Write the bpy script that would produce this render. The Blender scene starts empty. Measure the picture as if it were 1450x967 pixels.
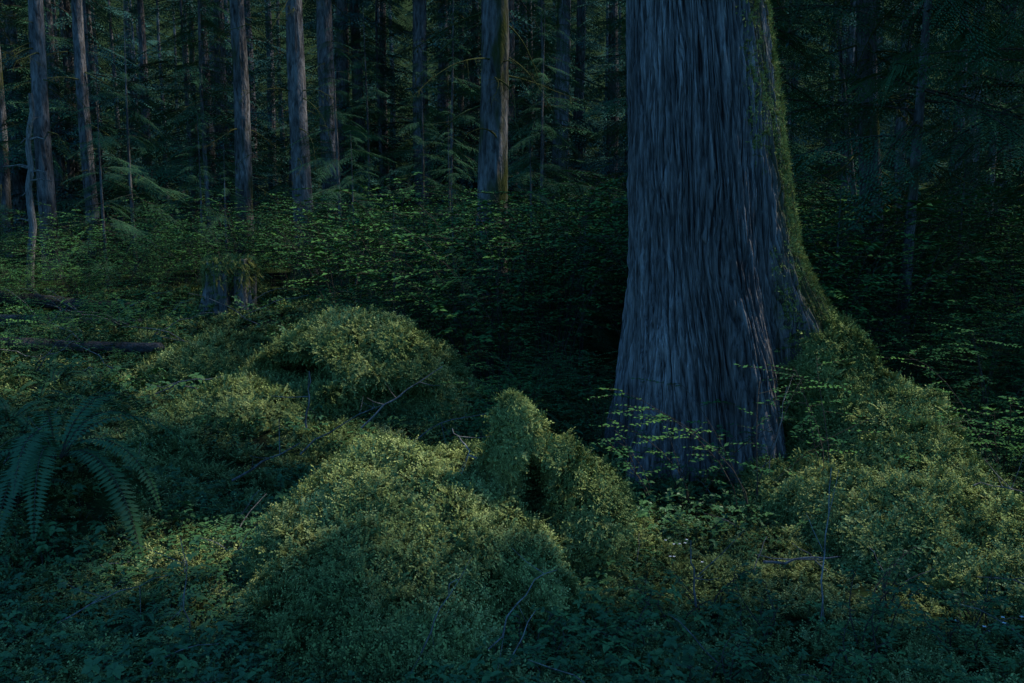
import bpy, numpy as np, math
from mathutils import Vector, Matrix
rng = np.random.default_rng(11)
scene = bpy.context.scene
R = math.radians

# ------------------------------------------------------------------ noise
def _h(ix, iy, iz, s):
    n = (ix*73856093) ^ (iy*19349663) ^ (iz*83492791) ^ (s*265443576)
    n = n & 0xffffffff
    n = ((n ^ (n >> 13))*1274126177) & 0xffffffff
    n = (n ^ (n >> 16)) & 0xffffff
    return n/float(0xffffff)
def vn(x, y, z=0, s=0):
    x, y, z = np.broadcast_arrays(np.asarray(x, float), np.asarray(y, float), np.asarray(z, float))
    ix, iy, iz = [np.floor(a).astype(np.int64) for a in (x, y, z)]
    fx, fy, fz = x-ix, y-iy, z-iz
    fx, fy, fz = [f*f*(3-2*f) for f in (fx, fy, fz)]
    r = 0
    for dx in (0, 1):
        for dy in (0, 1):
            for dz in (0, 1):
                w = (fx if dx else 1-fx)*(fy if dy else 1-fy)*(fz if dz else 1-fz)
                r = r+w*_h(ix+dx, iy+dy, iz+dz, s)
    return r*2-1
def fbm(x, y, z=0, s=0, o=4):
    r = 0; a = 1.0; t = 0
    for i in range(o):
        k = 2.03**i
        r = r+a*vn(np.asarray(x)*k, np.asarray(y)*k, np.asarray(z)*k, s+i*17); t += a; a *= .5
    return r/t

# ------------------------------------------------------------------ terrain height
def gh(x, y):
    x = np.asarray(x, float); y = np.asarray(y, float)
    b = np.interp(y, [-60, 0, 3, 6, 10, 14, 26, 45, 70, 120, 200, 300], [0, 0, -.02, 0, .18, .5, 1.15, 2.2, 5, 24, 66, 90])
    b = b+.16*fbm(x*.35, y*.35, 0, 3, 3)*np.clip((y-1)/4, 0.3, 2)+.05*fbm(x*1.6, y*1.6, 0, 5, 3)
    b = b+.50*np.exp(-(((x+2.95)/.6)**2+((y-5.6)/.6)**2))          # hummock under fern
    b = b+.25*np.exp(-(((x+2.6)/1.5)**2+((y-7.6)/.9)**2))
    b = b-.12*np.exp(-(((x-1.0)/.8)**2+((y-4.6)/1.2)**2))
    return b

# ------------------------------------------------------------------ materials
def new_mat(name):
    m = bpy.data.materials.new(name); m.use_nodes = True
    nt = m.node_tree; nt.nodes.clear()
    return m, nt, nt.nodes, nt.links
def ramp(N, stops):
    r = N.new('ShaderNodeValToRGB'); e = r.color_ramp.elements
    e[0].position, e[0].color = stops[0][0], (*stops[0][1], 1)
    e[1].position, e[1].color = stops[-1][0], (*stops[-1][1], 1)
    for p, c in stops[1:-1]:
        q = e.new(p); q.color = (*c, 1)
    return r
def leaf_mat(name, cols, trans=0, gloss=.0, patch=.5, rough=.45, tip=None, cheap=False):
    m, nt, N, L = new_mat(name)
    n = len(cols); r = ramp(N, [(i/(n-1), c) for i, c in enumerate(cols)])
    at = N.new('ShaderNodeAttribute'); at.attribute_name = 'rnd'
    if cheap:
        L.new(at.outputs['Fac'], r.inputs[0])
    else:
        oi = N.new('ShaderNodeObjectInfo'); g = N.new('ShaderNodeNewGeometry')
        b = N.new('ShaderNodeMath'); b.operation = 'MULTIPLY_ADD'; b.inputs[1].default_value = .3; L.new(oi.outputs['Random'], b.inputs[0])
        b0 = N.new('ShaderNodeMath'); b0.operation = 'MULTIPLY'; b0.inputs[1].default_value = .7; L.new(at.outputs['Fac'], b0.inputs[0]); L.new(b0.outputs[0], b.inputs[2])
        no = N.new('ShaderNodeTexNoise'); no.inputs['Scale'].default_value = 1.3; no.inputs['Detail'].default_value = 2
        L.new(g.outputs['Position'], no.inputs['Vector'])
        a = N.new('ShaderNodeMath'); a.operation = 'MULTIPLY_ADD'; a.inputs[1].default_value = patch*1.6; a.inputs[2].default_value = -patch*.8
        L.new(no.outputs['Fac'], a.inputs[0])
        s = N.new('ShaderNodeMath'); s.operation = 'ADD'; L.new(b.outputs[0], s.inputs[0]); L.new(a.outputs[0], s.inputs[1])
        L.new(s.outputs[0], r.inputs[0])
    col = r.outputs[0]
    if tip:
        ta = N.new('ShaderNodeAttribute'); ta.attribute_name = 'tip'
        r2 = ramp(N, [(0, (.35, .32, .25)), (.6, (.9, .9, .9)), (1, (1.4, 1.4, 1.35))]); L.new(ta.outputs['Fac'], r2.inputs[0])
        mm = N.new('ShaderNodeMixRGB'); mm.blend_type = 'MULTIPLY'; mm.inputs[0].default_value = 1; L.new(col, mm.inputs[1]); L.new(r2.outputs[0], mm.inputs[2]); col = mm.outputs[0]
    out = N.new('ShaderNodeOutputMaterial')
    d = N.new('ShaderNodeBsdfDiffuse'); L.new(col, d.inputs[0]); last = d
    if gloss > 0:
        gl = N.new('ShaderNodeBsdfGlossy'); gl.inputs['Roughness'].default_value = rough; gl.inputs[0].default_value = (.8, .8, .8, 1)
        m2 = N.new('ShaderNodeMixShader'); m2.inputs[0].default_value = gloss
        L.new(last.outputs[0], m2.inputs[1]); L.new(gl.outputs[0], m2.inputs[2]); last = m2
    L.new(last.outputs[0], out.inputs[0])
    return m
def bark_mat(name, c0, c1, hs=22, vs=1.6, bump=.6, dist=.03, moss=None, attr=False):
    m, nt, N, L = new_mat(name)
    out = N.new('ShaderNodeOutputMaterial'); p = N.new('ShaderNodeBsdfDiffuse')
    tc = N.new('ShaderNodeTexCoord')
    def nz(h, v, det=4, dis=.4):
        mp = N.new('ShaderNodeMapping'); mp.inputs['Scale'].default_value = (h, h, v); L.new(tc.outputs['Object'], mp.inputs[0])
        no = N.new('ShaderNodeTexNoise'); no.inputs['Scale'].default_value = 1; no.inputs['Detail'].default_value = det; no.inputs['Distortion'].default_value = dis
        L.new(mp.outputs[0], no.inputs[0]); return no
    a = nz(hs, vs, 3); b = nz(hs*3, vs*3, 3); c = nz(1.3, .7, 2)
    ad = N.new('ShaderNodeMath'); ad.operation = 'MULTIPLY_ADD'; ad.inputs[1].default_value = .4
    L.new(b.outputs[0], ad.inputs[0]); L.new(a.outputs[0], ad.inputs[2])
    r = ramp(N, [(.45, c0), (.68, tuple((x+y)/2 for x, y in zip(c0, c1))), (.9, c1)])
    L.new(ad.outputs[0], r.inputs[0]); col = r.outputs[0]
    mixc = N.new('ShaderNodeMixRGB'); mixc.blend_type = 'MULTIPLY'; mixc.inputs[0].default_value = .8
    rr = ramp(N, [(.35, (.42, .40, .38)), (.65, (1.15, 1.15, 1.15))]); L.new(c.outputs[0], rr.inputs[0])
    L.new(col, mixc.inputs[1]); L.new(rr.outputs[0], mixc.inputs[2]); col = mixc.outputs[0]
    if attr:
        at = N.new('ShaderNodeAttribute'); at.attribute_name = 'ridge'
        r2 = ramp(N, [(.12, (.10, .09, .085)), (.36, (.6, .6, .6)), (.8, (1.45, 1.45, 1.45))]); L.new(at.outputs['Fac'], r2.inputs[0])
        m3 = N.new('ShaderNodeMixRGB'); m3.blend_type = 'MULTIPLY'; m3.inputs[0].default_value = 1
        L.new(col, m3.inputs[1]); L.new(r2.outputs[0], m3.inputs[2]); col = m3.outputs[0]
        am = N.new('ShaderNodeAttribute'); am.attribute_name = 'mossy'
        m4 = N.new('ShaderNodeMixRGB'); L.new(am.outputs['Fac'], m4.inputs[0]); L.new(col, m4.inputs[1]); m4.inputs[2].default_value = (*moss, 1); col = m4.outputs[0]
    elif moss:
        mn = nz(2.2, .8, 4); r2 = ramp(N, [(.52, (0, 0, 0)), (.66, (1, 1, 1))]); L.new(mn.outputs[0], r2.inputs[0])
        m4 = N.new('ShaderNodeMixRGB'); L.new(r2.outputs[0], m4.inputs[0]); L.new(col, m4.inputs[1]); m4.inputs[2].default_value = (*moss, 1); col = m4.outputs[0]
    L.new(col, p.inputs[0])
    bu = N.new('ShaderNodeBump'); bu.inputs['Strength'].default_value = bump; bu.inputs['Distance'].default_value = dist
    L.new(ad.outputs[0], bu.inputs['Height']); L.new(bu.outputs[0], p.inputs['Normal']); L.new(p.outputs[0], out.inputs[0])
    return m
def soil_mat(name, cols, sc=6):
    m, nt, N, L = new_mat(name)
    out = N.new('ShaderNodeOutputMaterial'); p = N.new('ShaderNodeBsdfDiffuse')
    g = N.new('ShaderNodeNewGeometry'); no = N.new('ShaderNodeTexNoise'); no.inputs['Scale'].default_value = sc; no.inputs['Detail'].default_value = 6
    L.new(g.outputs['Position'], no.inputs[0]); n = len(cols)
    r = ramp(N, [(.3+.4*i/(n-1), c) for i, c in enumerate(cols)]); L.new(no.outputs[0], r.inputs[0]); L.new(r.outputs[0], p.inputs[0])
    n2 = N.new('ShaderNodeTexNoise'); n2.inputs['Scale'].default_value = sc*8; n2.inputs['Detail'].default_value = 3; L.new(g.outputs['Position'], n2.inputs[0])
    bu = N.new('ShaderNodeBump'); bu.inputs['Strength'].default_value = .9; bu.inputs['Distance'].default_value = .03
    L.new(n2.outputs[0], bu.inputs['Height']); L.new(bu.outputs[0], p.inputs['Normal']); L.new(p.outputs[0], out.inputs[0]); return m

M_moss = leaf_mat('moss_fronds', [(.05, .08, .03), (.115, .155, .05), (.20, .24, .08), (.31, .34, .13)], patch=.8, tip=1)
M_mossdk = leaf_mat('moss_strands', [(.09, .10, .03), (.16, .165, .05), (.23, .22, .065)], patch=.6)
M_needle = leaf_mat('conifer_needles', [(.035, .09, .05), (.05, .12, .06), (.07, .155, .07)], cheap=True)
M_needfar = leaf_mat('hazed_conifer_needles', [(.03, .09, .075), (.045, .12, .10), (.06, .15, .115)], cheap=True)  # bluer than the near needles: distance haze put into the colour
M_shade_canopy = leaf_mat('shade_canopy_leaves', [(.03, .07, .025), (.05, .10, .03)], cheap=True)  # for the unseen leaf clumps added overhead as shade
M_leaf = leaf_mat('shrub_leaves', [(.03, .09, .04), (.05, .135, .045), (.09, .20, .05)], patch=1.0)
M_herb = leaf_mat('herb_leaves', [(.03, .085, .035), (.045, .12, .045), (.08, .175, .05)], gloss=.02, patch=.7)
M_fern = leaf_mat('fern_fronds', [(.03, .085, .035), (.045, .12, .042)], gloss=.02)
M_twig = bark_mat('twig_bark', (.04, .03, .025), (.12, .11, .09), 60, 10)
M_twigmoss = bark_mat('mossy_twig', (.04, .045, .018), (.11, .12, .045), 60, 10)
M_dead = bark_mat('weathered_wood', (.07, .065, .06), (.30, .28, .26), 40, 6)
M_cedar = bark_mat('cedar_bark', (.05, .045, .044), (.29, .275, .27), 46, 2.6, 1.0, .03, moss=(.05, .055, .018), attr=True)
M_bark = bark_mat('conifer_bark', (.03, .027, .026), (.22, .20, .195), 13, 3.2, 1.0, .06)
M_barkm = bark_mat('mossy_conifer_bark', (.03, .027, .025), (.20, .185, .18), 13, 3.2, 1.0, .06, moss=(.05, .055, .02))
M_log = bark_mat('log_bark', (.025, .022, .02), (.10, .095, .09), 14, 14, 1., .04, moss=(.04, .065, .02))
M_soil = soil_mat('forest_floor', [(.012, .014, .008), (.022, .03, .012), (.028, .05, .016), (.04, .045, .025)], 3)
M_under = soil_mat('moss_underlayer', [(.012, .012, .006), (.03, .04, .012), (.05, .06, .018)], 9)
M_white = leaf_mat('white_petals', [(.6, .62, .6), (.7, .7, .7)])

# ------------------------------------------------------------------ mesh helpers
U = rng.uniform
def raw_mesh(name, V, F, mi, mats, rnd=None, tip=None):
    me = bpy.data.meshes.new(name); me.vertices.add(len(V)); me.vertices.foreach_set('co', V.reshape(-1).astype(np.float32))
    me.loops.add(F.size); me.loops.foreach_set('vertex_index', F.reshape(-1).astype(np.int32))
    me.polygons.add(len(F)); me.polygons.foreach_set('loop_start', (np.arange(len(F))*3).astype(np.int32))
    for a in mats: me.materials.append(a)
    me.polygons.foreach_set('material_index', mi.astype(np.int32))
    me.update(calc_edges=True)
    if rnd is not None: a = me.attributes.new('rnd', 'FLOAT', 'POINT'); a.data.foreach_set('value', rnd.astype(np.float32))
    if tip is not None: a = me.attributes.new('tip', 'FLOAT', 'POINT'); a.data.foreach_set('value', tip.astype(np.float32))
    return me
class MB:
    def __init__(s): s.v = []; s.f = []; s.m = []; s.r = []; s.t = []; s.cr = .5; s.ct = .5
    def leaf(s, b, d, nrm, ln, w, m=0, fold=.15, wide=False):
        d = d/np.linalg.norm(d); sd = np.cross(nrm, d); sd /= (np.linalg.norm(sd)+1e-9); up = np.cross(d, sd)
        i = len(s.v)
        if wide:
            t = b+d*ln-up*ln*.12; c = b+d*ln*.5
            l1 = b+d*ln*.28+sd*w*.5+up*w*fold; l2 = b+d*ln*.68+sd*w*.4+up*w*fold
            r1 = b+d*ln*.28-sd*w*.5+up*w*fold; r2 = b+d*ln*.68-sd*w*.4+up*w*fold
            s.v += [b, l1, l2, t, r2, r1, c]
            s.f += [(i, i+6, i+1), (i+1, i+6, i+2), (i+2, i+6, i+3), (i, i+5, i+6), (i+5, i+4, i+6), (i+4, i+3, i+6)]; s.m += [m]*6
        else:
            t = b+d*ln; l = b+d*ln*.42+sd*w*.5+up*w*fold; r = b+d*ln*.42-sd*w*.5+up*w*fold
            s.v += [b, l, t, r]; s.f += [(i, i+2, i+1), (i, i+3, i+2)]; s.m += [m, m]
        k = len(s.v)-i; s.r += [s.cr]*k; s.t += [s.ct]*k
    def tube(s, pts, r0, r1, n=4, m=0):
        pts = [np.asarray(p, float) for p in pts]; k = len(pts); i0 = len(s.v)
        for j, p in enumerate(pts):
            t = pts[min(j+1, k-1)]-pts[max(j-1, 0)]; t = t/(np.linalg.norm(t)+1e-9)
            a = np.cross(t, [0.31, .2, .93]); a /= (np.linalg.norm(a)+1e-9); b = np.cross(t, a)
            r = r0+(r1-r0)*j/(k-1)
            for q in range(n):
                an = 2*math.pi*q/n; s.v.append(p+a*math.cos(an)*r+b*math.sin(an)*r)
        for j in range(k-1):
            for q in range(n):
                q2 = (q+1) % n; a_, b_, c_, d_ = i0+j*n+q, i0+j*n+q2, i0+(j+1)*n+q2, i0+(j+1)*n+q
                s.f += [(a_, b_, c_), (a_, c_, d_)]; s.m += [m, m]
        kk = len(s.v)-i0; s.r += [.5]*kk; s.t += [.5]*kk
    def arr(s): return np.array(s.v), np.array(s.f), np.array(s.m), np.array(s.r), np.array(s.t)
    def obj(s, name, mats, link=True):
        V, F, m, r, t = s.arr(); o = bpy.data.objects.new(name, raw_mesh(name, V, F, m, mats, r, t))
        if link: scene.collection.objects.link(o)
        return o
def eul_mats(E):
    cx, sx, cy, sy, cz, sz = np.cos(E[:, 0]), np.sin(E[:, 0]), np.cos(E[:, 1]), np.sin(E[:, 1]), np.cos(E[:, 2]), np.sin(E[:, 2])
    return np.stack([np.stack([cy*cz, sx*sy*cz-cx*sz, cx*sy*cz+sx*sz], 1), np.stack([cy*sz, sx*sy*sz+cx*cz, cx*sy*sz-sx*cz], 1), np.stack([-sy, sx*cy, cx*cy], 1)], 1)
def bake(name, srcs, P, E, S, mats):
    A = [b.arr() if isinstance(b, MB) else b for b in srcs]; M = eul_mats(np.asarray(E)); ids = rng.integers(0, len(A), len(P))
    Vs, Fs, ms, rs, ts = [], [], [], [], []; off = 0
    for k, (V, F, m, r, t) in enumerate(A):
        q = np.where(ids == k)[0]
        if not len(q): continue
        W = np.einsum('nij,vj->nvi', M[q], V)*np.asarray(S)[q][:, None, None]+np.asarray(P)[q][:, None, :]
        Vs.append(W.reshape(-1, 3)); Fs.append((F[None]+(np.arange(len(q))*len(V))[:, None, None]+off).reshape(-1, 3)); off += len(q)*len(V)
        ms.append(np.tile(m, len(q))); rs.append(np.clip(r[None]*.4+U(0, .6, len(q))[:, None], 0, 1).reshape(-1)); ts.append(np.tile(t, len(q)))
    return tuple(map(np.concatenate, (Vs, Fs, ms, rs, ts)))
def mesh_of(name, A, mats): return raw_mesh(name, A[0], A[1], A[2], mats, A[3], A[4])
def place(name, me, parent=None, loc=(0, 0, 0), rz=0, sc=1):
    o = bpy.data.objects.new(name, me); scene.collection.objects.link(o); o.location = loc; o.rotation_euler = (0, 0, rz); o.scale = (sc,)*3
    if parent: o.parent = parent
    return o
def grid_obj(name, V, mat, wrap=False, smooth=True):
    r, c, _ = V.shape
    I = np.arange(r*c).reshape(r, c)
    if wrap: I = np.concatenate([I, I[:, :1]], 1)
    F = np.stack([I[:-1, :-1], I[:-1, 1:], I[1:, 1:], I[1:, :-1]], -1).reshape(-1, 4)
    me = bpy.data.meshes.new(name); me.vertices.add(r*c); me.vertices.foreach_set('co', V.reshape(-1).astype(np.float32))
    me.loops.add(F.size); me.loops.foreach_set('vertex_index', F.reshape(-1).astype(np.int32))
    me.polygons.add(len(F)); me.polygons.foreach_set('loop_start', (np.arange(len(F))*4).astype(np.int32))
    me.update(calc_edges=True)
    if smooth: me.polygons.foreach_set('use_smooth', np.ones(len(me.polygons), bool))
    me.materials.append(mat)
    o = bpy.data.objects.new(name, me); scene.collection.objects.link(o); return o
def nrmz(a): return a/(np.linalg.norm(a, axis=-1, keepdims=True)+1e-9)
def eul(X, Y, Z):
    return np.stack([np.arctan2(Y[:, 2], Z[:, 2]), -np.arcsin(np.clip(X[:, 2], -1, 1)), np.arctan2(X[:, 1], X[:, 0])], 1)
def eul_z(d):
    d = nrmz(d); a = nrmz(np.cross(d, nrmz(rng.normal(size=d.shape)))); return eul(a, np.cross(d, a), d)
def eul_x(d, roll=.25):
    d = nrmz(d); up = np.array([0, 0, 1.])+rng.normal(size=d.shape)*roll
    y = nrmz(np.cross(up, d)); return eul(d, y, np.cross(d, y))
_groups = {}
def scatter(name, P, E, S, coll, parent=None):
    n = len(P); me = bpy.data.meshes.new(name); me.vertices.add(n)
    P = np.asarray(P, float); me.vertices.foreach_set('co', P.reshape(-1).astype(np.float32))
    a = me.attributes.new('rot', 'FLOAT_VECTOR', 'POINT'); a.data.foreach_set('vector', np.asarray(E).reshape(-1).astype(np.float32))
    a = me.attributes.new('scl', 'FLOAT', 'POINT'); a.data.foreach_set('value', np.asarray(S).astype(np.float32))
    a = me.attributes.new('idx', 'INT', 'POINT'); a.data.foreach_set('value', rng.integers(0, 1000, n).astype(np.int32))
    o = bpy.data.objects.new(name, me); scene.collection.objects.link(o)
    if coll.name not in _groups:
        ng = bpy.data.node_groups.new('scatter_'+coll.name, 'GeometryNodeTree')
        ng.interface.new_socket('Geometry', in_out='INPUT', socket_type='NodeSocketGeometry')
        ng.interface.new_socket('Geometry', in_out='OUTPUT', socket_type='NodeSocketGeometry')
        N, L = ng.nodes, ng.links
        gi = N.new('NodeGroupInput'); go = N.new('NodeGroupOutput'); ip = N.new('GeometryNodeInstanceOnPoints')
        ci = N.new('GeometryNodeCollectionInfo'); ci.inputs['Collection'].default_value = coll
        ci.inputs['Separate Children'].default_value = True; ci.inputs['Reset Children'].default_value = True
        ip.inputs['Pick Instance'].default_value = True
        L.new(gi.outputs[0], ip.inputs['Points']); L.new(ci.outputs[0], ip.inputs['Instance'])
        for nm, ty, so in (('rot', 'FLOAT_VECTOR', 'Rotation'), ('scl', 'FLOAT', 'Scale'), ('idx', 'INT', 'Instance Index')):
            na = N.new('GeometryNodeInputNamedAttribute'); na.data_type = ty; na.inputs['Name'].default_value = nm
            L.new([q for q in na.outputs if q.name == 'Attribute' and q.enabled][0], ip.inputs[so])
        L.new(ip.outputs[0], go.inputs[0]); _groups[coll.name] = ng
    md = o.modifiers.new('scatter', 'NODES'); md.node_group = _groups[coll.name]
    if parent: o.parent = parent
    return o
def src_me(name, meshes):
    c = bpy.data.collections.new(name)
    for me in meshes: c.objects.link(bpy.data.objects.new(name+'_piece', me))
    return c
def src(name, builders, mats): return src_me(name, [mesh_of(name, b.arr(), mats) for b in builders])
def rv(*a): return np.array(a, float)

# ------------------------------------------------------------------ source plants
def moss_tuft(b=None, strand=False, c=rv(0, 0, 0), ax=rv(0, 0, 1), nf=8):
    b = b or MB(); b.cr = U(); e1 = np.cross(ax, rv(.3, .5, .2)); e1 /= np.linalg.norm(e1); e2 = np.cross(ax, e1)
    for k in range(nf if not strand else 5):
        an = U(0, 6.283); out = U(.2, 1.1) if not strand else U(.0, .35)
        ln = U(.032, .062) if not strand else U(.08, .17)
        o = e1*math.cos(an)+e2*math.sin(an)
        n = 6 if not strand else 13
        dr = o*out+ax; dr /= np.linalg.norm(dr); p = c+o*U(0, .014)-ax*.004; side = -e1*math.sin(an)+e2*math.cos(an)
        for i in range(n):
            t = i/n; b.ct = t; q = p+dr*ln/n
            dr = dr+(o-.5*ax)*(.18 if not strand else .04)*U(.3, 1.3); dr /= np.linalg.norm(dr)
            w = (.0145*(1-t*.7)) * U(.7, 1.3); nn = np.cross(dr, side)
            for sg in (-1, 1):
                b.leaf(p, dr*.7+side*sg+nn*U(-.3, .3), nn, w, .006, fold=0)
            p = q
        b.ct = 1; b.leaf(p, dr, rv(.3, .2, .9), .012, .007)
    return b
def moss_patch():
    b = MB(); n = 17
    for i in range(n):
        r = .072*math.sqrt((i+.5)/n); a = i*2.4+U(-.3, .3); off = rv(r*math.cos(a), r*math.sin(a), -r*r*3+U(-.012, .014))
        moss_tuft(b, False, off, nrmz(rv(off[0]*5+U(-.4, .4), off[1]*5+U(-.4, .4), 1)), 5)
    return b
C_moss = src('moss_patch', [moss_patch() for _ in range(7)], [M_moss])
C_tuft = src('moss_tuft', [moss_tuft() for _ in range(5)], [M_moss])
C_strand = src('moss_strand', [moss_tuft(None, True) for _ in range(4)], [M_mossdk])

def bough(dense=1., far=False):
    b = MB(); Lg = 1.6; a = U(-.05, .25); dr = U(.35, .75); bend = U(-.15, .15)
    ax = lambda t: rv(t*Lg, bend*t*t*Lg, a*t*Lg-dr*t*t*Lg*.55)
    b.tube([ax(i/5) for i in range(6)], .013, .003, 3, 1)
    n = 26 if not far else 14; sc = 1 if not far else 1.9
    for i in range(n):
        t = .10+.9*i/n+U(-.01, .01); p = ax(t); tg = ax(min(t+.02, 1.02))-p; tg /= np.linalg.norm(tg)
        for sg in (-1, 1):
            if U() > .9*dense: continue
            b.cr = U()
            L2 = .62*(1-t)**.8*(.35+.65*min(1, t*4))+.05; L2 *= U(.6, 1.15)
            dd = tg*U(.55, .9)+rv(0, sg, 0)*.8+rv(0, 0, U(-.22, .02)); dd /= np.linalg.norm(dd)
            m = max(3, int(L2/.036/sc)); q = p.copy()
            sp = np.cross(rv(0, 0, 1), dd)
            for j in range(m):
                tt = j/m; dd = dd+rv(0, 0, -.035*sc); dd /= np.linalg.norm(dd); q2 = q+dd*L2/m
                w = .058*(1-tt*.6)*sc
                for s2 in (-1, 1):
                    b.leaf(q, dd*.8+sp*s2*.75+rv(0, 0, U(-.15, .1)), rv(U(-.2, .2), U(-.2, .2), 1), w*U(.8, 1.3), .016*sc, fold=0)
                q = q2
            b.leaf(q, dd, rv(0, 0, 1), .05*sc, .016*sc)
    return b
BN = [bough() for _ in range(5)]; BF = [bough(.95, True) for _ in range(5)]
def crown_pts(x, y, z0, z1, n, Ls, Le, rtr=.2):
    z = z0+(z1-z0)*U(0, 1, n)**1.1; an = U(0, 6.283, n); f = (z-z0)/(z1-z0)
    s = (Ls+(Le-Ls)*f)*U(.65, 1.15, n)
    d = np.stack([np.cos(an), np.sin(an), U(-.35, .15, n)], 1)
    return np.stack([x+np.cos(an)*rtr*(1-f), y+np.sin(an)*rtr*(1-f), z], 1), d, s/1.6
def crown_mesh(name, srcs, z0, z1, n, Ls, Le, mats):
    P, d, s = crown_pts(0, 0, z0, z1, n, Ls, Le, .05); return mesh_of(name, bake(name, srcs, P, eul_x(d), s, mats), mats)
K_young = [crown_mesh('young_crown', BN, .5, 6, 70, 1.85, .3, [M_needle, M_twig]) for _ in range(3)]
K_mid = [crown_mesh('mid_crown', BF, 1.0, 12, 110, 2.8, .4, [M_needle, M_twig]) for _ in range(3)]
K_low = [crown_mesh('hemlock_crown', BN, 0, 8, 80, 2.3, .6, [M_needle, M_twig]) for _ in range(2)]
K_tall = [crown_mesh('tall_crown', BF, 0, 16, 50, 2.6, .5, [M_needfar, M_twig]) for _ in range(3)]
K_far = [crown_mesh('far_crown', BF, 0, 18, 62, 3.9, 1.2, [M_needfar, M_twig]) for _ in range(4)]
def clump():
    b = MB()
    for i in range(26):
        b.cr = U(); p = rv(*(np.clip(rng.normal(size=3), -1.6, 1.6)*[.4, .4, .18])); b.leaf(p, rv(U(-1, 1), U(-1, 1), U(-.4, .2)), rv(U(-.5, .5), U(-.5, .5), 1), U(.24, .4), U(.2, .32), fold=.1)
    for i in range(3): b.tube([rv(0, 0, 0), rv(*(rng.normal(size=3)*[.4, .4, .1]))], .012, .004, 3, 1)
    return b
CL = [clump() for _ in range(4)]
def bare():
    b = MB(); Lg = U(1.0, 2.0); up = U(-.1, .3); dr = U(.4, 1.0)
    ax = lambda t: rv(t*Lg, .1*math.sin(t*4+up*9), up*t*Lg-dr*t*t*Lg*.6+max(0, t-.7)*.3)
    b.tube([ax(i/9) for i in range(10)], .018, .003, 4)
    for k in range(9):
        t = U(.2, .95); p = ax(t); d = rv(U(.2, 1), U(-1, 1), U(-.7, .1)); l = U(.15, .5)
        b.tube([p, p+d*l*.5, p+d*l+rv(0, 0, -.1*l)], .006, .002, 3)
        for j in range(4):
            b.leaf(p+d*l*U(.1, 1), rv(U(-.3, .3), U(-.3, .3), -1), rv(0, 1, .2), U(.04, .12), .015)
    return b
BB = [bare() for _ in range(6)]

def shrub(H, nst, leaf, spr=.55, tw=10, drop=.12):
    b = MB()
    for k in range(nst):
        an = U(0, 6.283); o = rv(math.cos(an), math.sin(an), 0); h = H*U(.6, 1.05); sp = spr*U(.4, 1.3)*H
        st = o*U(0, .12); cv = lambda t: st+o*sp*t**1.5+rv(0, 0, h*(1-(1-t)**1.4))+rv(math.sin(t*5+k), math.cos(t*4+k), 0)*.03
        b.tube([cv(i/6) for i in range(7)], .005, .0015, 3, 1)
        for j in range(tw):
            b.cr = U()
            t = .3+.7*(j+U())/tw; p = cv(min(t, 1)); a2 = an+U(-1.7, 1.7); d = rv(math.cos(a2), math.sin(a2), U(-.1, .25)); l = U(.18, .5)*H/1.4
            b.tube([p, p+d*l-rv(0, 0, .05*l)], .0025, .001, 3, 1)
            m = max(3, int(l/(leaf*.72))); sd = rv(-d[1], d[0], 0)
            for i in range(m):
                q = p+d*l*(i+1)/m-rv(0, 0, .05*l*((i+1)/m)**2)
                for sg in (-1, 1):
                    if U() < drop: continue
                    b.leaf(q, d*U(.3, .8)+sd*sg+rv(0, 0, U(-.3, .15)), rv(U(-.45, .45), U(-.45, .45), 1), leaf*U(.5, 1.2), leaf*U(.45, .65), wide=False, fold=.2)
    return b
SH = [shrub(1.4, 7, .05) for _ in range(4)]+[shrub(1.5, 6, .062, .7) for _ in range(3)]
def herb(lf, n, hh):
    b = MB()
    for k in range(n):
        b.cr = U()
        p0 = rv(U(-.16, .16), U(-.16, .16), -.01); h = hh*U(.5, 1.2); ln = rv(U(-.04, .04), U(-.04, .04), h); p = p0+ln
        b.tube([p0, p], .0012, .0008, 3, 1)
        nl = int(rng.integers(3, 6)); a0 = U(0, 6.28)
        for i in range(nl):
            a = a0+i*6.283/nl+U(-.2, .2); d = rv(math.cos(a), math.sin(a), U(-.3, .2))
            b.leaf(p, d, rv(U(-.3, .3), U(-.3, .3), 1), lf*U(.6, 1.3), lf*.62, wide=lf > .03, fold=.2)
        if hh > .1:
            for i in range(3):
                a = U(0, 6.28); b.leaf(p0+ln*U(.4, .8), rv(math.cos(a), math.sin(a), .1), rv(0, 0, 1), lf*U(.6, 1), lf*.55, wide=True)
    return b
def sprig():
    b = MB()
    for k in range(5):
        b.cr = U()
        an = U(0, 6.28); o = rv(math.cos(an), math.sin(an), 0); sd = rv(-o[1], o[0], 0); p = o*U(0, .1); d = o*.6+rv(0, 0, 1); L_ = U(.12, .24)
        for i in range(12):
            d = d/np.linalg.norm(d); q = p+d*L_/12; d = d+o*.12-rv(0, 0, .14)
            if i > 2:
                for sg in (-1, 1): b.leaf(p, sd*sg+d*.3, rv(0, 0, 1)+o*.2, .05*(1-i/14), .012)
            b.tube([p, q], .001, .001, 3, 1); p = q
    return b
C_herb = src('herb_plant', [herb(.022, 20, .07) for _ in range(4)]+[herb(.03, 10, .10) for _ in range(3)]+[herb(.042, 6, .14) for _ in range(2)]+[sprig() for _ in range(3)], [M_herb, M_twig])
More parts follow.
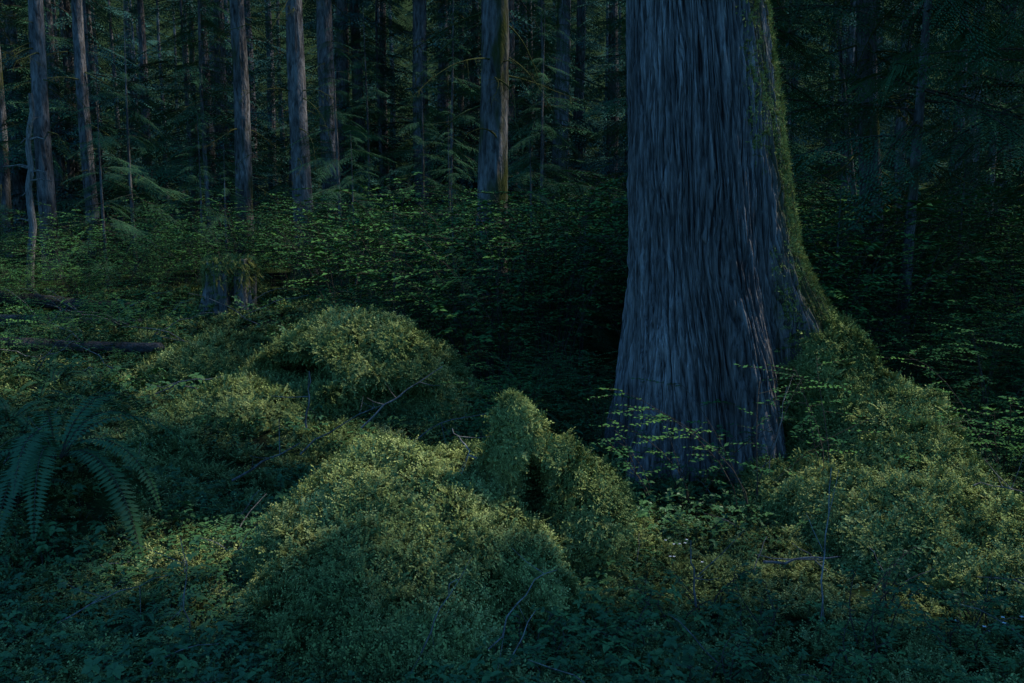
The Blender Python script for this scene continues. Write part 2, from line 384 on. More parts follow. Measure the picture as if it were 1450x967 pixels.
def fern(nf=12, Lf=.85, up=1., droop=.058):
    b = MB()
    for k in range(nf):
        b.cr = U()
        an = k*6.283/nf+U(-.3, .3); o = rv(math.cos(an), math.sin(an), 0); sd = rv(-o[1], o[0], 0); L_ = Lf*U(.75, 1.15); e = U(.6, 1.25)*up
        d = o*math.cos(e)+rv(0, 0, math.sin(e)); p = o*.03; n = 40; pts = [p]
        for i in range(n):
            t = i/n; d = d+rv(0, 0, -droop*U(.9, 1.1)); d /= np.linalg.norm(d); q = p+d*L_/n
            nn = np.cross(d, sd); nn = nn*np.sign(nn[2]+1e-6)
            if t > .08:
                w = .085*math.sin(min(1, (t*1.25+.12))*math.pi*.62)*(1.05-t**3)*Lf/.85
                for sg in (-1, 1):
                    b.leaf(p, sd*sg+d*.3-nn*U(.05, .3), nn, w*U(.85, 1.1), .022, fold=.05)
            p = q; pts.append(p)
        b.tube(pts[::4], .004, .0012, 3, 1)
    return b
C_fern = src('sword_fern_plant', [fern(int(rng.integers(9, 14)), U(.6, .85)) for _ in range(4)], [M_fern, M_twig])

# ------------------------------------------------------------------ ground
def spaced(a, b, n, c, k):
    t = np.linspace(-1, 1, n); s = np.sinh(t*k)/math.sinh(k)
    return np.where(s < 0, c+(c-a)*s, c+(b-c)*s)
gx = spaced(-260, 260, 420, 0, 5.2); gy = spaced(-60, 300, 420, 6, 5.0)
X, Y = np.meshgrid(gx, gy); ground = grid_obj('ground', np.stack([X, Y, gh(X, Y)], -1), M_soil)

# ------------------------------------------------------------------ cedar
CY = 7.5
zs_ = [-.6, 0, .5, 1.07, 1.57, 2.55, 3.96, 8, 20, 32]
cx_ = [2.0, 1.96, 1.92, 1.86, 1.78, 1.67, 1.535, 1.36, 1.2, 1.2]
cr_ = [1.05, .96, .88, .815, .74, .66, .565, .5, .28, .04]
def cedar_surf(th, z):
    cx = np.interp(z, zs_, cx_); r = np.interp(z, zs_, cr_)
    k = np.clip((1.9-z)/1.9, 0, 1)**1.3
    g = lambda a, w: np.exp(-(((th-R(a)+math.pi) % (2*math.pi)-math.pi)/R(w))**2)
    r = r*(1+.03*vn(np.cos(th)*2, np.sin(th)*2, z*.3, 9))
    r = r+k*(.50*g(-36, 17)-.30*g(-64, 9)+.24*g(-86, 12)-.20*g(-108, 8)+.30*g(-140, 14)+.20*g(-185, 20)-.14*g(-163, 8)+.9*g(0, 25)+.1*g(120, 30))
    k2 = np.clip((4.5-z)/4.5, 0, 1)
    r = r+k2*.065*(g(-68, 8)*-1+g(-50, 12)+g(-100, 10)-.7*g(-120, 8))
    u = (th % (2*math.pi))
    wx = 1.6*fbm(u*2.4, z*.6, 0, 21, 3)+.5*vn(u*7, z*1.5, 0, 33)
    s1b = u*11+wx*1.2+z*.25
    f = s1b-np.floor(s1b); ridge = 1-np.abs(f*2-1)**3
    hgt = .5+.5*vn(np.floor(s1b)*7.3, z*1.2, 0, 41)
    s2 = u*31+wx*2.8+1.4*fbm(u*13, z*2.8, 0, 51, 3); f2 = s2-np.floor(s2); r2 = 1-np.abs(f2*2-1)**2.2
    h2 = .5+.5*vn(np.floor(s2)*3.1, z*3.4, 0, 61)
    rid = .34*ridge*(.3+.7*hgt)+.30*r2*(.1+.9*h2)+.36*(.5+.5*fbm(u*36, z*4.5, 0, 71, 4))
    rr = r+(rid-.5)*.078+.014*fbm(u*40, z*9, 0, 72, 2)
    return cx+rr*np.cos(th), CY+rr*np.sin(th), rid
th = np.concatenate([np.linspace(math.pi/2+.0001, R(165), 120, endpoint=False), np.linspace(R(165), R(390), 1050, endpoint=False), np.linspace(R(390), R(450), 80, endpoint=False)])
zz = np.concatenate([np.linspace(-.5, 4.6, 520), np.linspace(4.65, 31.5, 110)])
TH, ZZ = np.meshgrid(th, zz); cxx, cyy, rid = cedar_surf(TH, ZZ)
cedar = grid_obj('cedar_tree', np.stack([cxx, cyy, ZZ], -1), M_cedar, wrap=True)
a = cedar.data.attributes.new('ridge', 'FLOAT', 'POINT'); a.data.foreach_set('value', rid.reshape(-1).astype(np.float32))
def mossmask(th, z):
    ang = np.degrees((th+math.pi) % (2*math.pi)-math.pi)
    lim = np.clip(-64+4*z, -60, -50)
    e = (ang-lim)/22+1.6*fbm(th*6, z*.9, 0, 81, 4)
    m = np.clip(e, 0, 1)*np.clip((80-ang)/10, 0, 1)
    return np.where(z > 9, 0, m)
mm = mossmask(TH, ZZ); a = cedar.data.attributes.new('mossy', 'FLOAT', 'POINT'); a.data.foreach_set('value', (mm*.85).reshape(-1).astype(np.float32))
n = 18000; t_ = U(R(-75), R(25), n); z_ = U(.3, 5.2, n); keep = U(size=n) < mossmask(t_, z_)*np.clip(1.2-z_*.12, .5, 1); t_, z_ = t_[keep], z_[keep]
px, py, _ = cedar_surf(t_, z_); P = np.stack([px-np.cos(t_)*.01, py-np.sin(t_)*.01, z_], 1)
D = np.stack([np.cos(t_), np.sin(t_), -.35+0*t_], 1)+rng.normal(size=(len(t_), 3))*.3
scatter('trunk_moss', P, eul_z(D), U(.45, 1.1, len(P)), C_tuft, cedar)
SUN = rv(.58, .24, .80); SUN /= np.linalg.norm(SUN)
targets = [(-.75, 5.45, .70, .52), (-.3, 5.4, .74, .45), (.05, 5.12, .95, .42), (-1.35, 8.5, 1.2, .75), (-1.95, 8.4, 1.1, .5), (2.6, 7.0, 1.05, .5), (3.0, 6.3, .6, .65), (3.1, 5.7, .35, .55), (3.15, 5.1, .2, .45), (2.5, 7.4, 1.5, .55), (2.4, 7.4, 2.4, .5), (2.2, 7.3, 3.3, .45),
           (-4.95, 15, 1.2, 1.2), (-5.4, 17, 1.6, .7), (-.4, 16.5, 2., .5), (-3.5, 10.5, .6, .6), (.8, 6.3, .1, .35), (5.8, 14, 2.2, .7), (-2.2, 17, 2.2, .5), (-3.2, 12.0, 1.0, .6), (-8, 14, 1, .5), (.3, 13, 1.8, .5), (4.6, 10, 1.2, .5), (6.8, 12, 1.8, .5)]
def sunfilter(P, d, s, pad=.3):
    keep = np.ones(len(P), bool)
    for tx, ty, tz, rad in targets:
        T = rv(tx, ty, tz)
        for fr in (0, .5, 1.):
            Q = P+nrmz(d)*(s[:, None]*1.6*fr); v = Q-T; a = v@SUN; dist = np.linalg.norm(v-a[:, None]*SUN, axis=1)
            keep &= ~((dist < rad+pad) & (a > 0))
    return P[keep], d[keep], s[keep]
P, d, s = crown_pts(1.3, CY, 8, 31, 200, 3.6, .6, .4); P, d, s = sunfilter(P, d, s, .5)
place('crown', mesh_of('cedar_crown', bake('c', BF, P, eul_x(d), s, None), [M_needle, M_twig]), cedar)

# ------------------------------------------------------------------ conifers
def trunk_verts(x, y, r, H, seed, nc, nr, lean=(0, 0), amp=.05):
    z0 = float(gh(x, y))-.3; t = np.linspace(0, 1, nr)**1.5; z = z0+t*H
    th = np.linspace(0, 2*math.pi, nc, endpoint=False); T, Z = np.meshgrid(th, z)
    hz = (Z-z0)/H; rr = r*(1-hz*.92)*(1+.45*np.exp(-(Z-z0)/.45))
    rr = rr*(1+amp*fbm(np.cos(T)*4, np.sin(T)*4, Z*.9, seed, 3)+amp*.9*vn(T*5.1, Z*2.5, 0, seed+3))
    ox = lean[0]*(Z-z0)+.05*np.sin(Z*.5+seed); oy = lean[1]*(Z-z0)
    return np.stack([x+ox+rr*np.cos(T), y+oy+rr*np.sin(T), Z], -1)
def conifer(x, y, dia, H, crown, zc, sc, mat=None, lean=(0, 0), nb=8, nbh=(2, 9), name='conifer_tree', nc=48, nr=130):
    seed = int(rng.integers(1, 9999)); o = grid_obj(name, trunk_verts(x, y, dia/2, H, seed, nc, nr, lean), mat or M_bark, wrap=True); g = float(gh(x, y))
    if crown: place('crown', crown[int(rng.integers(len(crown)))], o, (x+lean[0]*zc, y, g+zc), U(0, 6.28), sc)
    if nb:
        P, d, s = crown_pts(x, y, g+nbh[0], g+nbh[1], nb, 1.3, 1.3, dia*.4); P[:, 0] += lean[0]*(P[:, 2]-g)
        place('dead_branches', mesh_of('dead_branches', bake('b', BB, P, eul_x(d), s*1.2, None), [M_twigmoss]), o)
    return o
L = [(-7.45, 24, .50), (-5.35, 22, .53), (-6.3, 30, .70), (-7.2, 38, .46), (-3.3, 32, .70), (-3.3, 42, .74), (-.36, 17, .63), (.5, 36, .38), (1.35, 40, .4),
     (1.7, 30, .64), (-11.8, 22, .44), (-12.2, 25, .38), (-16.4, 28, .34), (-16.2, 34, .3), (8.5, 19, .22), (15.9, 30, .36), (14.4, 26, .26), (14.2, 24, .38), (-14.5, 40, .3), (12.4, 34, .3)]
for i, (x, y, dd) in enumerate(L): conifer(x, y, dd, 24+U(0, 5), K_tall, 8.5+U(0, 1.5), U(.9, 1.1), M_bark if i % 3 else M_barkm, nb=16)
conifer(5.95, 14, .38, 20, K_tall, 5.0, .95, M_barkm, (-.06, 0), 24, (2, 5))
conifer(6.3, 15, .12, 9, None, 0, 1, M_barkm, (-.14, 0), 8, (2, 6))
for x, y, H in [(-4.0, 20, 6.4), (-2.3, 22, 6.0), (-9.2, 19.5, 5.2), (-12.8, 19, 6.5), (2.6, 15.5, 4.6), (-.9, 13.2, 2.6), (1.0, 11.8, 2.4), (-10.3, 23.5, 7.5), (.8, 22, 7), (-7.6, 21, 4.2), (-3.0, 16.5, 3.4), (-1.3, 18.5, 4.2), (-6.2, 18.8, 3.4), (6.8, 13.0, 3.4), (4.6, 12, 2.8), (9.5, 13.5, 4.4), (.3, 15, 3.2), (7.2, 16, 4.5), (-.3, 11, 2.0), (-1.9, 13.5, 2.4)]:
    conifer(x, y, .03+.012*H, H, K_young, 0, H/6.2, nb=0, name='young_hemlock_tree', nc=12, nr=30)
for x, y, H in [(-1.7, 25, 9), (-9.5, 27, 12), (-14, 26, 12), (3.6, 24, 12), (6.0, 21, 12), (10.5, 20, 12), (12.5, 17.5, 12), (-19, 25, 12), (-5, 33, 14), (8.2, 26, 14), (-7.0, 28, 9), (-15.5, 22, 10), (.9, 27, 11), (-1.0, 31, 12), (-11.5, 31, 14), (-4.5, 27, 8), (15, 22, 12)]:
    conifer(x, y, .03+.012*H, H, K_mid, 0, H/12.4, nb=0, name='young_hemlock_tree', nc=12, nr=30)
for x, y, cb in [(5.2, 11.2, 2.9), (7.6, 12.5, 2.5), (9.6, 14.5, 2.3), (3.9, 13.5, 3.2), (6.6, 10.8, 3.2)]:
    conifer(x, y, .16, 11, K_low, cb, 1, M_barkm, nb=12, nbh=(1.5, 5), name='hemlock_tree', nc=20, nr=60)

NF = 170; FP = []; FS = []; mb_V = []
for i in range(NF):
    y = 31+55*U()**1.2; x = U(-.72, .72)*y; H = U(16, 30); dd = U(.2, .7); mb_V.append(trunk_verts(x, y, dd/2, H, i, 10, 12)); FP.append((x, y, float(gh(x, y))+U(.3, 3))); FS.append(U(.85, 1.15))
I = np.arange(120).reshape(12, 10); I = np.concatenate([I, I[:, :1]], 1); F0 = np.stack([I[:-1, :-1], I[:-1, 1:], I[1:, 1:], I[1:, :-1]], -1).reshape(-1, 4)
me = bpy.data.meshes.new('distant_forest'); me.from_pydata(np.concatenate([v.reshape(-1, 3) for v in mb_V]).tolist(), [], np.concatenate([F0+120*i for i in range(NF)]).tolist()); me.materials.append(M_bark)
forest = bpy.data.objects.new('distant_forest', me); scene.collection.objects.link(forest)
E = np.zeros((NF, 3)); E[:, 2] = U(0, 6.28, NF); scatter('distant_crowns', np.array(FP), E, np.array(FS), src_me('far_crown', K_far), forest)

# unseen canopy added to block sun and sky, gaps cut along sun rays
n = 1200; P = np.stack([U(3, 18, n), U(-2, 20, n), U(10, 12.5, n)], 1)
n1 = 700; P = np.concatenate([P, np.stack([U(3.2, 11, n1), U(3, 13, n1), U(9.5, 11.5, n1)], 1)])
n2 = 380; P = np.concatenate([P, np.stack([U(-18, 20, n2), U(14, 32, n2), U(12.5, 15, n2)], 1)])
keep = np.ones(len(P), bool)
for tx, ty, tz, rad in targets:
    v = P-rv(tx, ty, tz); a_ = v@SUN; keep &= np.linalg.norm(v-a_[:, None]*SUN, axis=1) > rad+.78
P = P[keep]; A = bake('x', CL, P, eul_z(rv(0, 0, 1)+rng.normal(size=P.shape)*.2), U(.8, 1.2, len(P)), None)
place('added_shade_canopy', mesh_of('added_shade_canopy', A, [M_shade_canopy, M_twig]))

# ------------------------------------------------------------------ mounds
def mound(name, ells, hollows=(), vox=.035, amp=.05, sm=14, seed=1):
    import bmesh
    bm = bmesh.new()
    for (c, r, rz, ry) in ells:
        mt = Matrix.Translation(c) @ Matrix.Rotation(R(rz), 4, 'Z') @ Matrix.Rotation(R(ry), 4, 'Y') @ Matrix.Diagonal((*r, 1))
        bmesh.ops.create_icosphere(bm, subdivisions=4, radius=1, matrix=mt)
    me = bpy.data.meshes.new('t'); bm.to_mesh(me); bm.free(); o = bpy.data.objects.new('t', me); scene.collection.objects.link(o)
    m = o.modifiers.new('r', 'REMESH'); m.mode = 'VOXEL'; m.voxel_size = vox
    m = o.modifiers.new('s', 'SMOOTH'); m.factor = .6; m.iterations = sm
    dg = bpy.context.evaluated_depsgraph_get(); me2 = bpy.data.meshes.new_from_object(o.evaluated_get(dg)); bpy.data.objects.remove(o)
    n = len(me2.vertices); V = np.empty(n*3, np.float32); me2.vertices.foreach_get('co', V); V = V.reshape(-1, 3).astype(float)
    Nn = np.empty(n*3, np.float32); me2.vertices.foreach_get('normal', Nn); Nn = Nn.reshape(-1, 3)
    V = V+Nn*(amp*(1.3*fbm(V[:, 0]*1.8, V[:, 1]*1.8, V[:, 2]*1.8, seed, 3)+1.0*fbm(V[:, 0]*6, V[:, 1]*6, V[:, 2]*6, seed+5, 3)))[:, None]
    for (c, rad, dv, dep) in hollows:
        q = np.linalg.norm((V-rv(*c))/rv(*rad), axis=1); V = V+np.clip(1-q**2, 0, 1)[:, None]**.6*nrmz(rv(*dv))*dep
    me2.vertices.foreach_set('co', V.reshape(-1).astype(np.float32)); me2.update()
    me2.polygons.foreach_set('use_smooth', np.ones(len(me2.polygons), bool))
    me2.materials.clear(); me2.materials.append(M_under); me2.name = name
    o = bpy.data.objects.new(name, me2); scene.collection.objects.link(o); return o
def sample(o, dens):
    me = o.data; me.calc_loop_triangles(); nt = len(me.loop_triangles); T = np.empty(nt*3, np.int32); me.loop_triangles.foreach_get('vertices', T); T = T.reshape(-1, 3)
    V = np.empty(len(me.vertices)*3, np.float32); me.vertices.foreach_get('co', V); V = V.reshape(-1, 3).astype(float)
    A, B, C = V[T[:, 0]], V[T[:, 1]], V[T[:, 2]]; cr = np.cross(B-A, C-A); ar = np.linalg.norm(cr, axis=1)/2
    n = int(ar.sum()*dens); k = rng.choice(nt, n, p=ar/ar.sum()); u, v = U(size=n), U(size=n); fl = u+v > 1; u[fl] = 1-u[fl]; v[fl] = 1-v[fl]
    P = A[k]+(B-A)[k]*u[:, None]+(C-A)[k]*v[:, None]; Nn = nrmz(cr[k]); ok = P[:, 2] > gh(P[:, 0], P[:, 1])-.02
    return P[ok], Nn[ok]
def mossify(o, dens, smin=.6, smax=1.25, strands=40, tufts=250, fine=None, bare_=None):
    """fine: (centre, radius) where only small tufts grow; bare_: hollows with little moss"""
    nearf = lambda P: np.linalg.norm(P-rv(*fine[0]), axis=1) < fine[1] if fine else np.zeros(len(P), bool)
    inb = lambda P: np.any([np.linalg.norm((P-rv(*c))/rv(*r), axis=1) < 1 for c, r in bare_], axis=0) if bare_ else np.zeros(len(P), bool)
    P, Nn = sample(o, dens); c = fbm(P[:, 0]*7, P[:, 1]*7, P[:, 2]*7, 77, 2); k = ~nearf(P) & ~inb(P)
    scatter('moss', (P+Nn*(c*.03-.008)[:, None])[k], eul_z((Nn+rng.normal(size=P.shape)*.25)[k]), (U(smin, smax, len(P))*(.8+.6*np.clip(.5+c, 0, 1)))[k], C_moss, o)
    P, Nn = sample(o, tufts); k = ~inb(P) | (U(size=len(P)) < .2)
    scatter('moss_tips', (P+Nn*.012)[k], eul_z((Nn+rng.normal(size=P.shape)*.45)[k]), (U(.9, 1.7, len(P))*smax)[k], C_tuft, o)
    if fine:
        P, Nn = sample(o, 6500); k = nearf(P) & ~inb(P); scatter('peak_moss', P[k], eul_z((Nn+rv(0, 0, .15)+rng.normal(size=P.shape)*.35)[k]), U(.5, .9, k.sum()), C_tuft, o)
    P, Nn = sample(o, strands*6); k = (Nn[:, 2] < .5) & (U(size=len(P)) < .5)
    if k.sum(): scatter('hanging_moss', P[k], eul_z(Nn[k]*.7+rv(0, 0, -1)+rng.normal(size=(k.sum(), 3))*.25), U(.5, 1.0, k.sum()), C_strand, o)
m1 = mound('mossy_mound', [((-.62, 5.15, .05), (.78, .85, .60), 0, 4), ((-.25, 5.3, .12), (.6, .7, .50), 0, 0), ((-.70, 4.6, -.1), (.72, .8, .56), 10, 0), ((-.92, 5.0, -.05), (.60, .7, .5), 0, 0),
                           ((-.25, 4.5, -.12), (.6, .6, .56), 0, 0), ((-.65, 4.15, -.15), (.64, .65, .46), 0, 0), ((-.45, 3.9, -.2), (.5, .45, .42), 0, 0), ((-.80, 3.9, -.25), (.48, .5, .36), 0, 0),
                           ((.05, 5.04, .60), (.17, .15, .26), 0, -12), ((.035, 5.0, .78), (.115, .10, .22), 0, -14), ((.02, 4.98, .92), (.06, .06, .13), 0, -20), ((.19, 5.08, .46), (.15, .2, .33), 0, 30), ((.42, 5.25, .12), (.27, .4, .42), 0, 10),
                           ((.0, 5.45, .28), (.4, .4, .33), 0, 0)],
           [((.13, 4.80, .46), (.14, .40, .27), (0, 1, -.1), .5), ((-.1, 4.0, .0), (.2, .4, .25), (0, 1, 0), .2)], vox=.024, sm=4, amp=.06, seed=4)
mossify(m1, 320, .7, 1.1, fine=((.04, 5.0, .85), .33), bare_=[((.13, 5.02, .46), (.12, .3, .2))])
m2 = mound('mossy_mound', [((-1.6, 8.6, .25), (.92, .9, .95), 0, 0), ((-1.1, 8.5, .1), (.78, .8, .84), 0, 0), ((-2.1, 8.4, .2), (.6, .7, .72), 0, 0), ((-2.6, 7.9, -.05), (.9, .8, .58), 25, -26), ((-3.1, 7.5, -.15), (1.0, .9, .46), 25, -16), ((-1.8, 7.7, -.15), (.9, .8, .42), 0, 0),
                           ((-3.2, 7.0, -.3), (1.1, .9, .5), 0, -6), ((-2.2, 7.1, -.3), (.9, .8, .42), 0, 0)],
           [((-2.05, 7.85, .70), (.5, .55, .2), (.2, 1, -.1), .7), ((-1.1, 7.7, .4), (.6, .4, .3), (0, 1, 0), .4)], vox=.035, sm=5, amp=.07, seed=8)
mossify(m2, 200, .95, 1.35, 30, 220, bare_=[((-2.05, 8.1, .68), (.36, .6, .15))])
m3 = mound('mossy_mound', [((-3.5, 10.6, .25), (.75, .6, .42), 0, 0), ((-4.0, 10.5, .2), (.6, .5, .3), 0, 0)], vox=.05, seed=9)
mossify(m3, 140, 1., 1.5, 20, 100)
m4 = mound('mossy_root_mound', [((2.45, 7.15, .95), (.26, .35, .52), 0, -14), ((2.62, 7.0, .42), (.46, .5, .84), 0, -8), ((2.85, 6.65, .15), (.48, .6, .68), 0, 16), ((2.35, 6.7, -.05), (.35, .38, .50), 0, 0), ((2.92, 6.1, .0), (.58, .8, .52), 0, 8), ((2.35, 6.2, -.15), (.6, .7, .42), 0, 0), ((2.75, 5.5, -.1), (.75, .9, .46), 0, 6), ((2.95, 4.95, -.25), (.75, .8, .44), 0, 0), ((3.0, 4.4, -.3), (.7, .7, .38), 0, 0)],
           vox=.035, sm=6, amp=.10, seed=14)
mossify(m4, 260, .8, 1.2, 40, 260)

# ------------------------------------------------------------------ ground cover
def near_pts(n, y0, y1, k=.72):
    y = y0+(y1-y0)*U(size=n); x = U(-1, 1, n)*(k*y+.6); return x, y
x, y = near_pts(4600, 2.6, 9.5)
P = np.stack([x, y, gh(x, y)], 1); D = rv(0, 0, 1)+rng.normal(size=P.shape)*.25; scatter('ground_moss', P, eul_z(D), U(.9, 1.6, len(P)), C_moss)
x = U(-12, -1.5, 1500); y = U(9, 17, 1500); P = np.stack([x, y, gh(x, y)], 1); scatter('ground_moss', P, eul_z(rv(0, 0, 1)+rng.normal(size=P.shape)*.25), U(1.6, 3.2, len(P)), C_moss)
x = U(-12, -1.5, 1300); y = U(9, 17, 1300); P = np.stack([x, y, gh(x, y)], 1); scatter('ground_herbs', P, eul_z(rv(0, 0, 1)+rng.normal(size=P.shape)*.25), U(1.2, 2.2, len(P)), C_herb)
x, y = near_pts(5600, 2.8, 11); P = np.stack([x, y, gh(x, y)], 1); D = rv(0, 0, 1)+rng.normal(size=P.shape)*.18
km = (fbm(x*.8+9, y*.8, 0, 95, 3)+.4*vn(x*3, y*3, 0, 96) > -.25); scatter('ground_herbs', P[km], eul_z(D[km]), U(.6, 1.3, km.sum()), C_herb)
def clear(x, y):
    m = ((x-1.9)/1.5)**2+((y-7.5)/1.3)**2 > 1
    m &= ((x+1.8)/1.6)**2+((y-8.3)/1.3)**2 > 1
    m &= ((x+3.7)/1.2)**2+((y-10.3)/1.1)**2 > 1
    m &= ~((np.abs(x+.33*y) < 1.25) & (y > 10) & (y < 15.8))
    return m
SP = []; SS = []
def add_sh(x, y, s): SP.append(np.stack([x, y, gh(x, y)-.05], 1)); SS.append(s)
x, y = near_pts(430, 9.2, 24, .66); k = clear(x, y) & ~((x < -2.2) & (y < 15) & (x < -.2*y)); x, y = x[k], y[k]; add_sh(x, y, U(.7, 1.6, len(x))*np.interp(x, [-8, -2, 1], [.85, 1, 1.08]))
x = U(-13, -2.5, 130); y = U(9, 18, 130); k = clear(x, y) & (x < -.2*y); x, y = x[k], y[k]; add_sh(x, y, U(.3, .75, len(x)))
x = U(3.6, 8, 50); y = U(7.6, 11, 50); k = x > .42*y; x, y = x[k], y[k]; add_sh(x, y, U(.5, 1., len(x)))
x = U(3.7, 6, 26); y = U(5.2, 7.6, 26); k = x > .55*y; x, y = x[k], y[k]; add_sh(x, y, U(.3, .55, len(x)))
x = U(-.4, 1.0, 16); y = U(6.6, 9.2, 16); add_sh(x, y, U(.3, .6, 16))
P = np.concatenate(SP); S = np.concatenate(SS); A = bake('s', SH, P, eul_z(rv(0, 0, 1)+rng.normal(size=P.shape)*.07), S, None)
place('understory_shrubs', mesh_of('understory_shrubs', A, [M_leaf, M_twig]))
fl = [(-2.2, 9.8, .8), (-4.6, 8.9, .8), (-4.8, 8.0, .9), (-4.4, 6.8, .7), (.1, 8.2, .8), (.6, 9.2, .9), (-.2, 9.6, .8), (-5.2, 9.5, .9), (-6, 11, 1), (5.2, 8.2, .9), (4.6, 9.2, 1), (-1.9, 4.2, .45), (-6.5, 9, .9), (-6.8, 12.5, 1), (-5.0, 11.5, .8)]
P = np.array([(a_, b_, float(gh(a_, b_))+.02) for a_, b_, c_ in fl]); scatter('ferns', P, eul_z(rv(0, 0, 1)+rng.normal(size=P.shape)*.08), np.array([f[2] for f in fl]), C_fern)
fb = fern(17, 1.1, .95, .08); fo = fb.obj('sword_fern', [M_fern, M_twig]); fo.location = (-2.9, 5.3, float(gh(-2.9, 5.3))+.2)
for (x0, y0, h, ns, tw_) in [(1.75, 6.0, 1.15, 6, 9), (2.3, 6.0, 1.15, 4, 8), (1.35, 6.2, .8, 5, 8), (1.1, 6.3, .6, 4, 6), (3.9, 6.6, 1.1, 5, 8)]:
    b = shrub(h, ns, .045, .7, tw_, .22); o = b.obj('maple_sapling', [M_leaf, M_twig]); o.location = (x0, y0, float(gh(x0, y0))+.02)
for (x0, y0, h) in [(1.75, 4.0, .4), (2.15, 3.9, .35), (1.3, 4.1, .3), (1.95, 4.4, .35), (.6, 4.0, .25), (.1, 3.75, .25), (2.4, 4.2, .35), (1.1, 4.6, .3), (.8, 4.3, .25), (1.5, 3.7, .3), (.9, 3.7, .3)]:
    b = shrub(h, 5, .038, .5, 6); o = b.obj('snowberry_plant', [M_herb, M_twig]); o.location = (x0, y0, float(gh(x0, y0)))
b = MB()
for cx, cy, nn_ in [(1.05, 5.2, 9), (.55, 5.3, 8), (2.3, 3.9, 6)]:
    for k in range(nn_):
        px_, py_ = cx+rng.normal()*.12, cy+rng.normal()*.1; pz = float(gh(px_, py_))+U(.10, .18)
        for i in range(4):
            a_ = i*1.57+k; b.leaf(rv(px_, py_, pz), rv(math.cos(a_), math.sin(a_), .2), rv(0, 0, 1), .012, .009)
b.obj('white_flowers', [M_white])

# ------------------------------------------------------------------ dead wood
def curve_pts(a, c, sag, n=9, j=.02):
    a, c = rv(*a), rv(*c); return [a+(c-a)*i/(n-1)+rv(0, 0, sag*math.sin(math.pi*i/(n-1)))+rng.normal(size=3)*j for i in range(n)]
b = MB()
tw = [((-1.3, 7.2, .35), (-.6, 7.3, .85), .03, .008), ((-1.75, 7.1, .35), (-1.7, 7.1, .85), 0, .01), ((-1.7, 6.7, .25), (-.9, 7.0, .65), .05, .007), ((-2.1, 6.2, .15), (-1.6, 6.3, .42), .02, .01),
      ((-.9, 7.1, .2), (-.2, 6.8, .55), .08, .006), ((-.22, 4.9, .68), (-.35, 5.0, .85), .0, .006), ((1.0, 4.4, .0), (.96, 4.45, .35), 0, .007), ((1.5, 4.9, .05), (1.9, 4.8, .12), 0, .01),
      ((-.4, 3.5, .2), (-.25, 3.6, .5), .0, .004), ((-.1, 3.7, .1), (.2, 3.9, .42), .05, .004), ((-1.6, 4.0, .0), (-1.65, 4.1, .5), .02, .004), ((-2.3, 4.1, .05), (-1.8, 4.3, .2), .03, .004),
      ((2.9, 4.1, .15), (2.4, 4.2, .25), .03, .006), ((3.0, 5.4, .38), (3.4, 5.3, .33), .02, .006), ((-3.5, 5.6, .4), (-3.2, 5.9, .75), 0, .006), ((1.6, 4.2, .0), (1.65, 4.3, .8), .0, .005), ((1.9, 6.2, .1), (2.0, 6.1, .9), .0, .005)]
for p, q, s_, r_ in tw:
    pts = curve_pts(p, q, s_, 8, .008); b.tube(pts, r_, r_*.4, 5)
    for k in range(3):
        i = int(rng.integers(2, 7)); dd = rng.normal(size=3)*.08; b.tube([pts[i], pts[i]+dd, pts[i]+dd*1.8+rv(0, 0, .02)], r_*.5, r_*.2, 3)
for k in range(46):
    x0 = U(-9, -3); y0 = U(9, 16); g = float(gh(x0, y0)); an = U(-.8, .8)+(3.14 if U() < .5 else 0); l = U(.4, 1.4); b.tube(curve_pts((x0, y0, g+.08), (x0+math.cos(an)*l, y0+math.sin(an)*l*.5, g+U(.1, .6)), .08, 7, .02), .009, .003, 4)
for k in range(60):
    x0, y0 = U(-3, 3.5), U(3.2, 6.5); g = float(gh(x0, y0)); an = U(0, 6.28); l = U(.1, .4); b.tube(curve_pts((x0, y0, g+.04), (x0+math.cos(an)*l, y0+math.sin(an)*l, g+U(.05, .25)), .02, 5, .006), .004, .002, 3)
b.obj('dead_twigs', [M_dead])
def log(a_, c_, r):
    a_, c_ = rv(*a_), rv(*c_); n = 60; t = np.linspace(0, 1, n)[:, None]; ax = nrmz((c_-a_)[None])[0]; s1 = nrmz(np.cross(ax, rv(0, 0, 1))[None])[0]; s2 = np.cross(ax, s1)
    th = np.linspace(0, 6.283, 28, endpoint=False); ctr = a_+(c_-a_)*t+rv(0, 0, 1)*.05*np.sin(t*5)
    rr = r*(1-.3*t)*(1+.14*fbm(np.cos(th)[None]*2+a_[0], np.sin(th)[None]*2, t*14, 3, 3)); rr[0] *= .05; rr[-1] *= .05
    V = ctr[:, None]+rr[..., None]*(np.cos(th)[None, :, None]*s1+np.sin(th)[None, :, None]*s2)
    return grid_obj('fallen_log', V, M_log, wrap=True)
log((-11.5, 16, .85), (-6.8, 15.5, .7), .15); log((-10, 13.6, .55), (-5.9, 14.3, .56), .11); log((-9, 11.8, .42), (-5.0, 12.2, .42), .11); log((3.0, 4.0, -.02), (3.9, 3.7, .0), .09)
gs = float(gh(-4.95, 15)); th2 = np.linspace(0, 6.283, 140, endpoint=False); t2 = np.linspace(0, 1, 60); T2, Q = np.meshgrid(th2, t2)
top = .98+.14*vn(T2*2.2, 0, 0, 5)+.08*vn(T2*7, 0, 1, 6)
rr = .42*(1+.3*np.exp(-Q*5))*(1+.13*vn(T2*3.2, Q*.8, 0, 7)+.09*vn(T2*9, Q*1.5, 0, 8)); slot = np.clip(np.cos(T2*6+1)*2-1.0, 0, 1)*np.sin(np.pi*np.clip(Q*1.1, 0, 1)); rr = rr*(1-.5*slot)
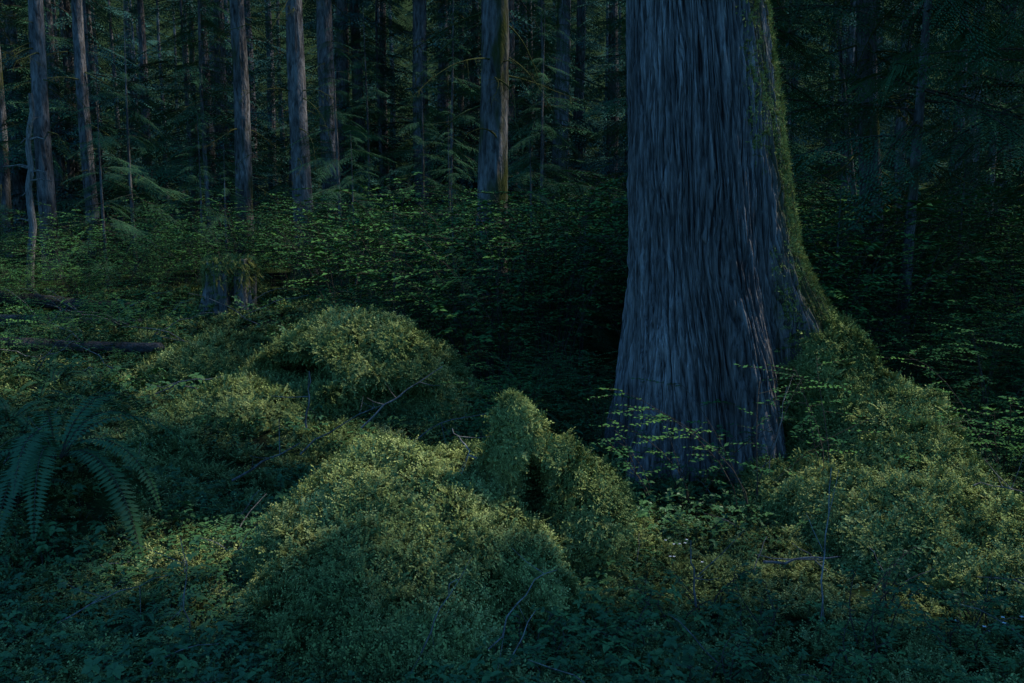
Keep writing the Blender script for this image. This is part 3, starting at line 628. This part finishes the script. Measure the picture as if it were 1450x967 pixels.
V = np.stack([-4.95+rr*np.cos(T2), 15+rr*np.sin(T2), gs-.08+Q*top], -1); cap = V[-1:].copy(); ctr = rv(-4.95, 15, gs+.62); V = np.concatenate([V, ctr+(cap-ctr)*.8, ctr+(cap-ctr)*.4, ctr+(cap-ctr)*.02])
st = grid_obj('tree_stump', V, M_dead, wrap=True); P, Nn = sample(st, 600); k = (Nn[:, 2] > .3) | (U(size=len(P)) < .10) | ((P[:, 2] > gs+.75) & (U(size=len(P)) < .6)); D = Nn+rv(0, 0, .1)+rng.normal(size=P.shape)*.3
scatter('moss', P[k], eul_z(D[k]), U(1., 1.8, k.sum()), C_tuft, st); k = (U(size=len(P)) < .35) & (Nn[:, 2] < .5) & (P[:, 2] > gs+.55); scatter('hanging_moss', P[k], eul_z(Nn[k]*.4+rv(0, 0, -1)), U(.8, 1.5, k.sum()), C_strand, st)
b = MB(); b.tube(curve_pts((-11.3, 20, .5), (-11.0, 20, 5.2), 0, 12, .03), .10, .05, 8)
for k in range(12):
    z = U(2, 5.1); an = U(0, 6.28); l = U(.2, .7); p = rv(-11.3+.3*z/5, 20, z); d = rv(math.cos(an), math.sin(an)*.5, U(-.1, .5)); b.tube([p, p+d*l*.5, p+d*l+rv(0, 0, -.1)], .025, .008, 5)
b.obj('dead_snag', [M_dead])

# ------------------------------------------------------------------ light, world, camera
w = bpy.data.worlds.new('World'); scene.world = w; w.use_nodes = True; N, Lk = w.node_tree.nodes, w.node_tree.links; N.clear()
sky = N.new('ShaderNodeTexSky'); sky.sky_type = 'NISHITA'; sky.sun_disc = False; sky.sun_elevation = math.asin(SUN[2]); sky.sun_rotation = math.atan2(SUN[0], SUN[1])
mu = N.new('ShaderNodeMixRGB'); mu.blend_type = 'MULTIPLY'; mu.inputs[0].default_value = 1; mu.inputs[2].default_value = (.38, 1.0, 1.6, 1)
bg = N.new('ShaderNodeBackground'); bg.inputs['Strength'].default_value = .15; wo = N.new('ShaderNodeOutputWorld')
Lk.new(sky.outputs[0], mu.inputs[1]); Lk.new(mu.outputs[0], bg.inputs[0]); Lk.new(bg.outputs[0], wo.inputs[0])
sl = bpy.data.lights.new('sun', 'SUN'); sl.energy = 5; sl.angle = R(2.0); sl.color = (1, .96, .84); so = bpy.data.objects.new('sun', sl); scene.collection.objects.link(so)
so.rotation_euler = Vector(SUN).to_track_quat('Z', 'Y').to_euler()
cam = bpy.data.cameras.new('camera'); cam.lens = 30; cam.sensor_width = 36; cam.clip_end = 1000; cam.clip_start = .05; co = bpy.data.objects.new('camera', cam); scene.collection.objects.link(co)
co.location = (0, 0, 2.0); co.rotation_euler = (R(90-7.2), 0, 0); scene.camera = co
scene.view_settings.view_transform = 'Standard'; scene.view_settings.look = 'None'; scene.view_settings.exposure = 0
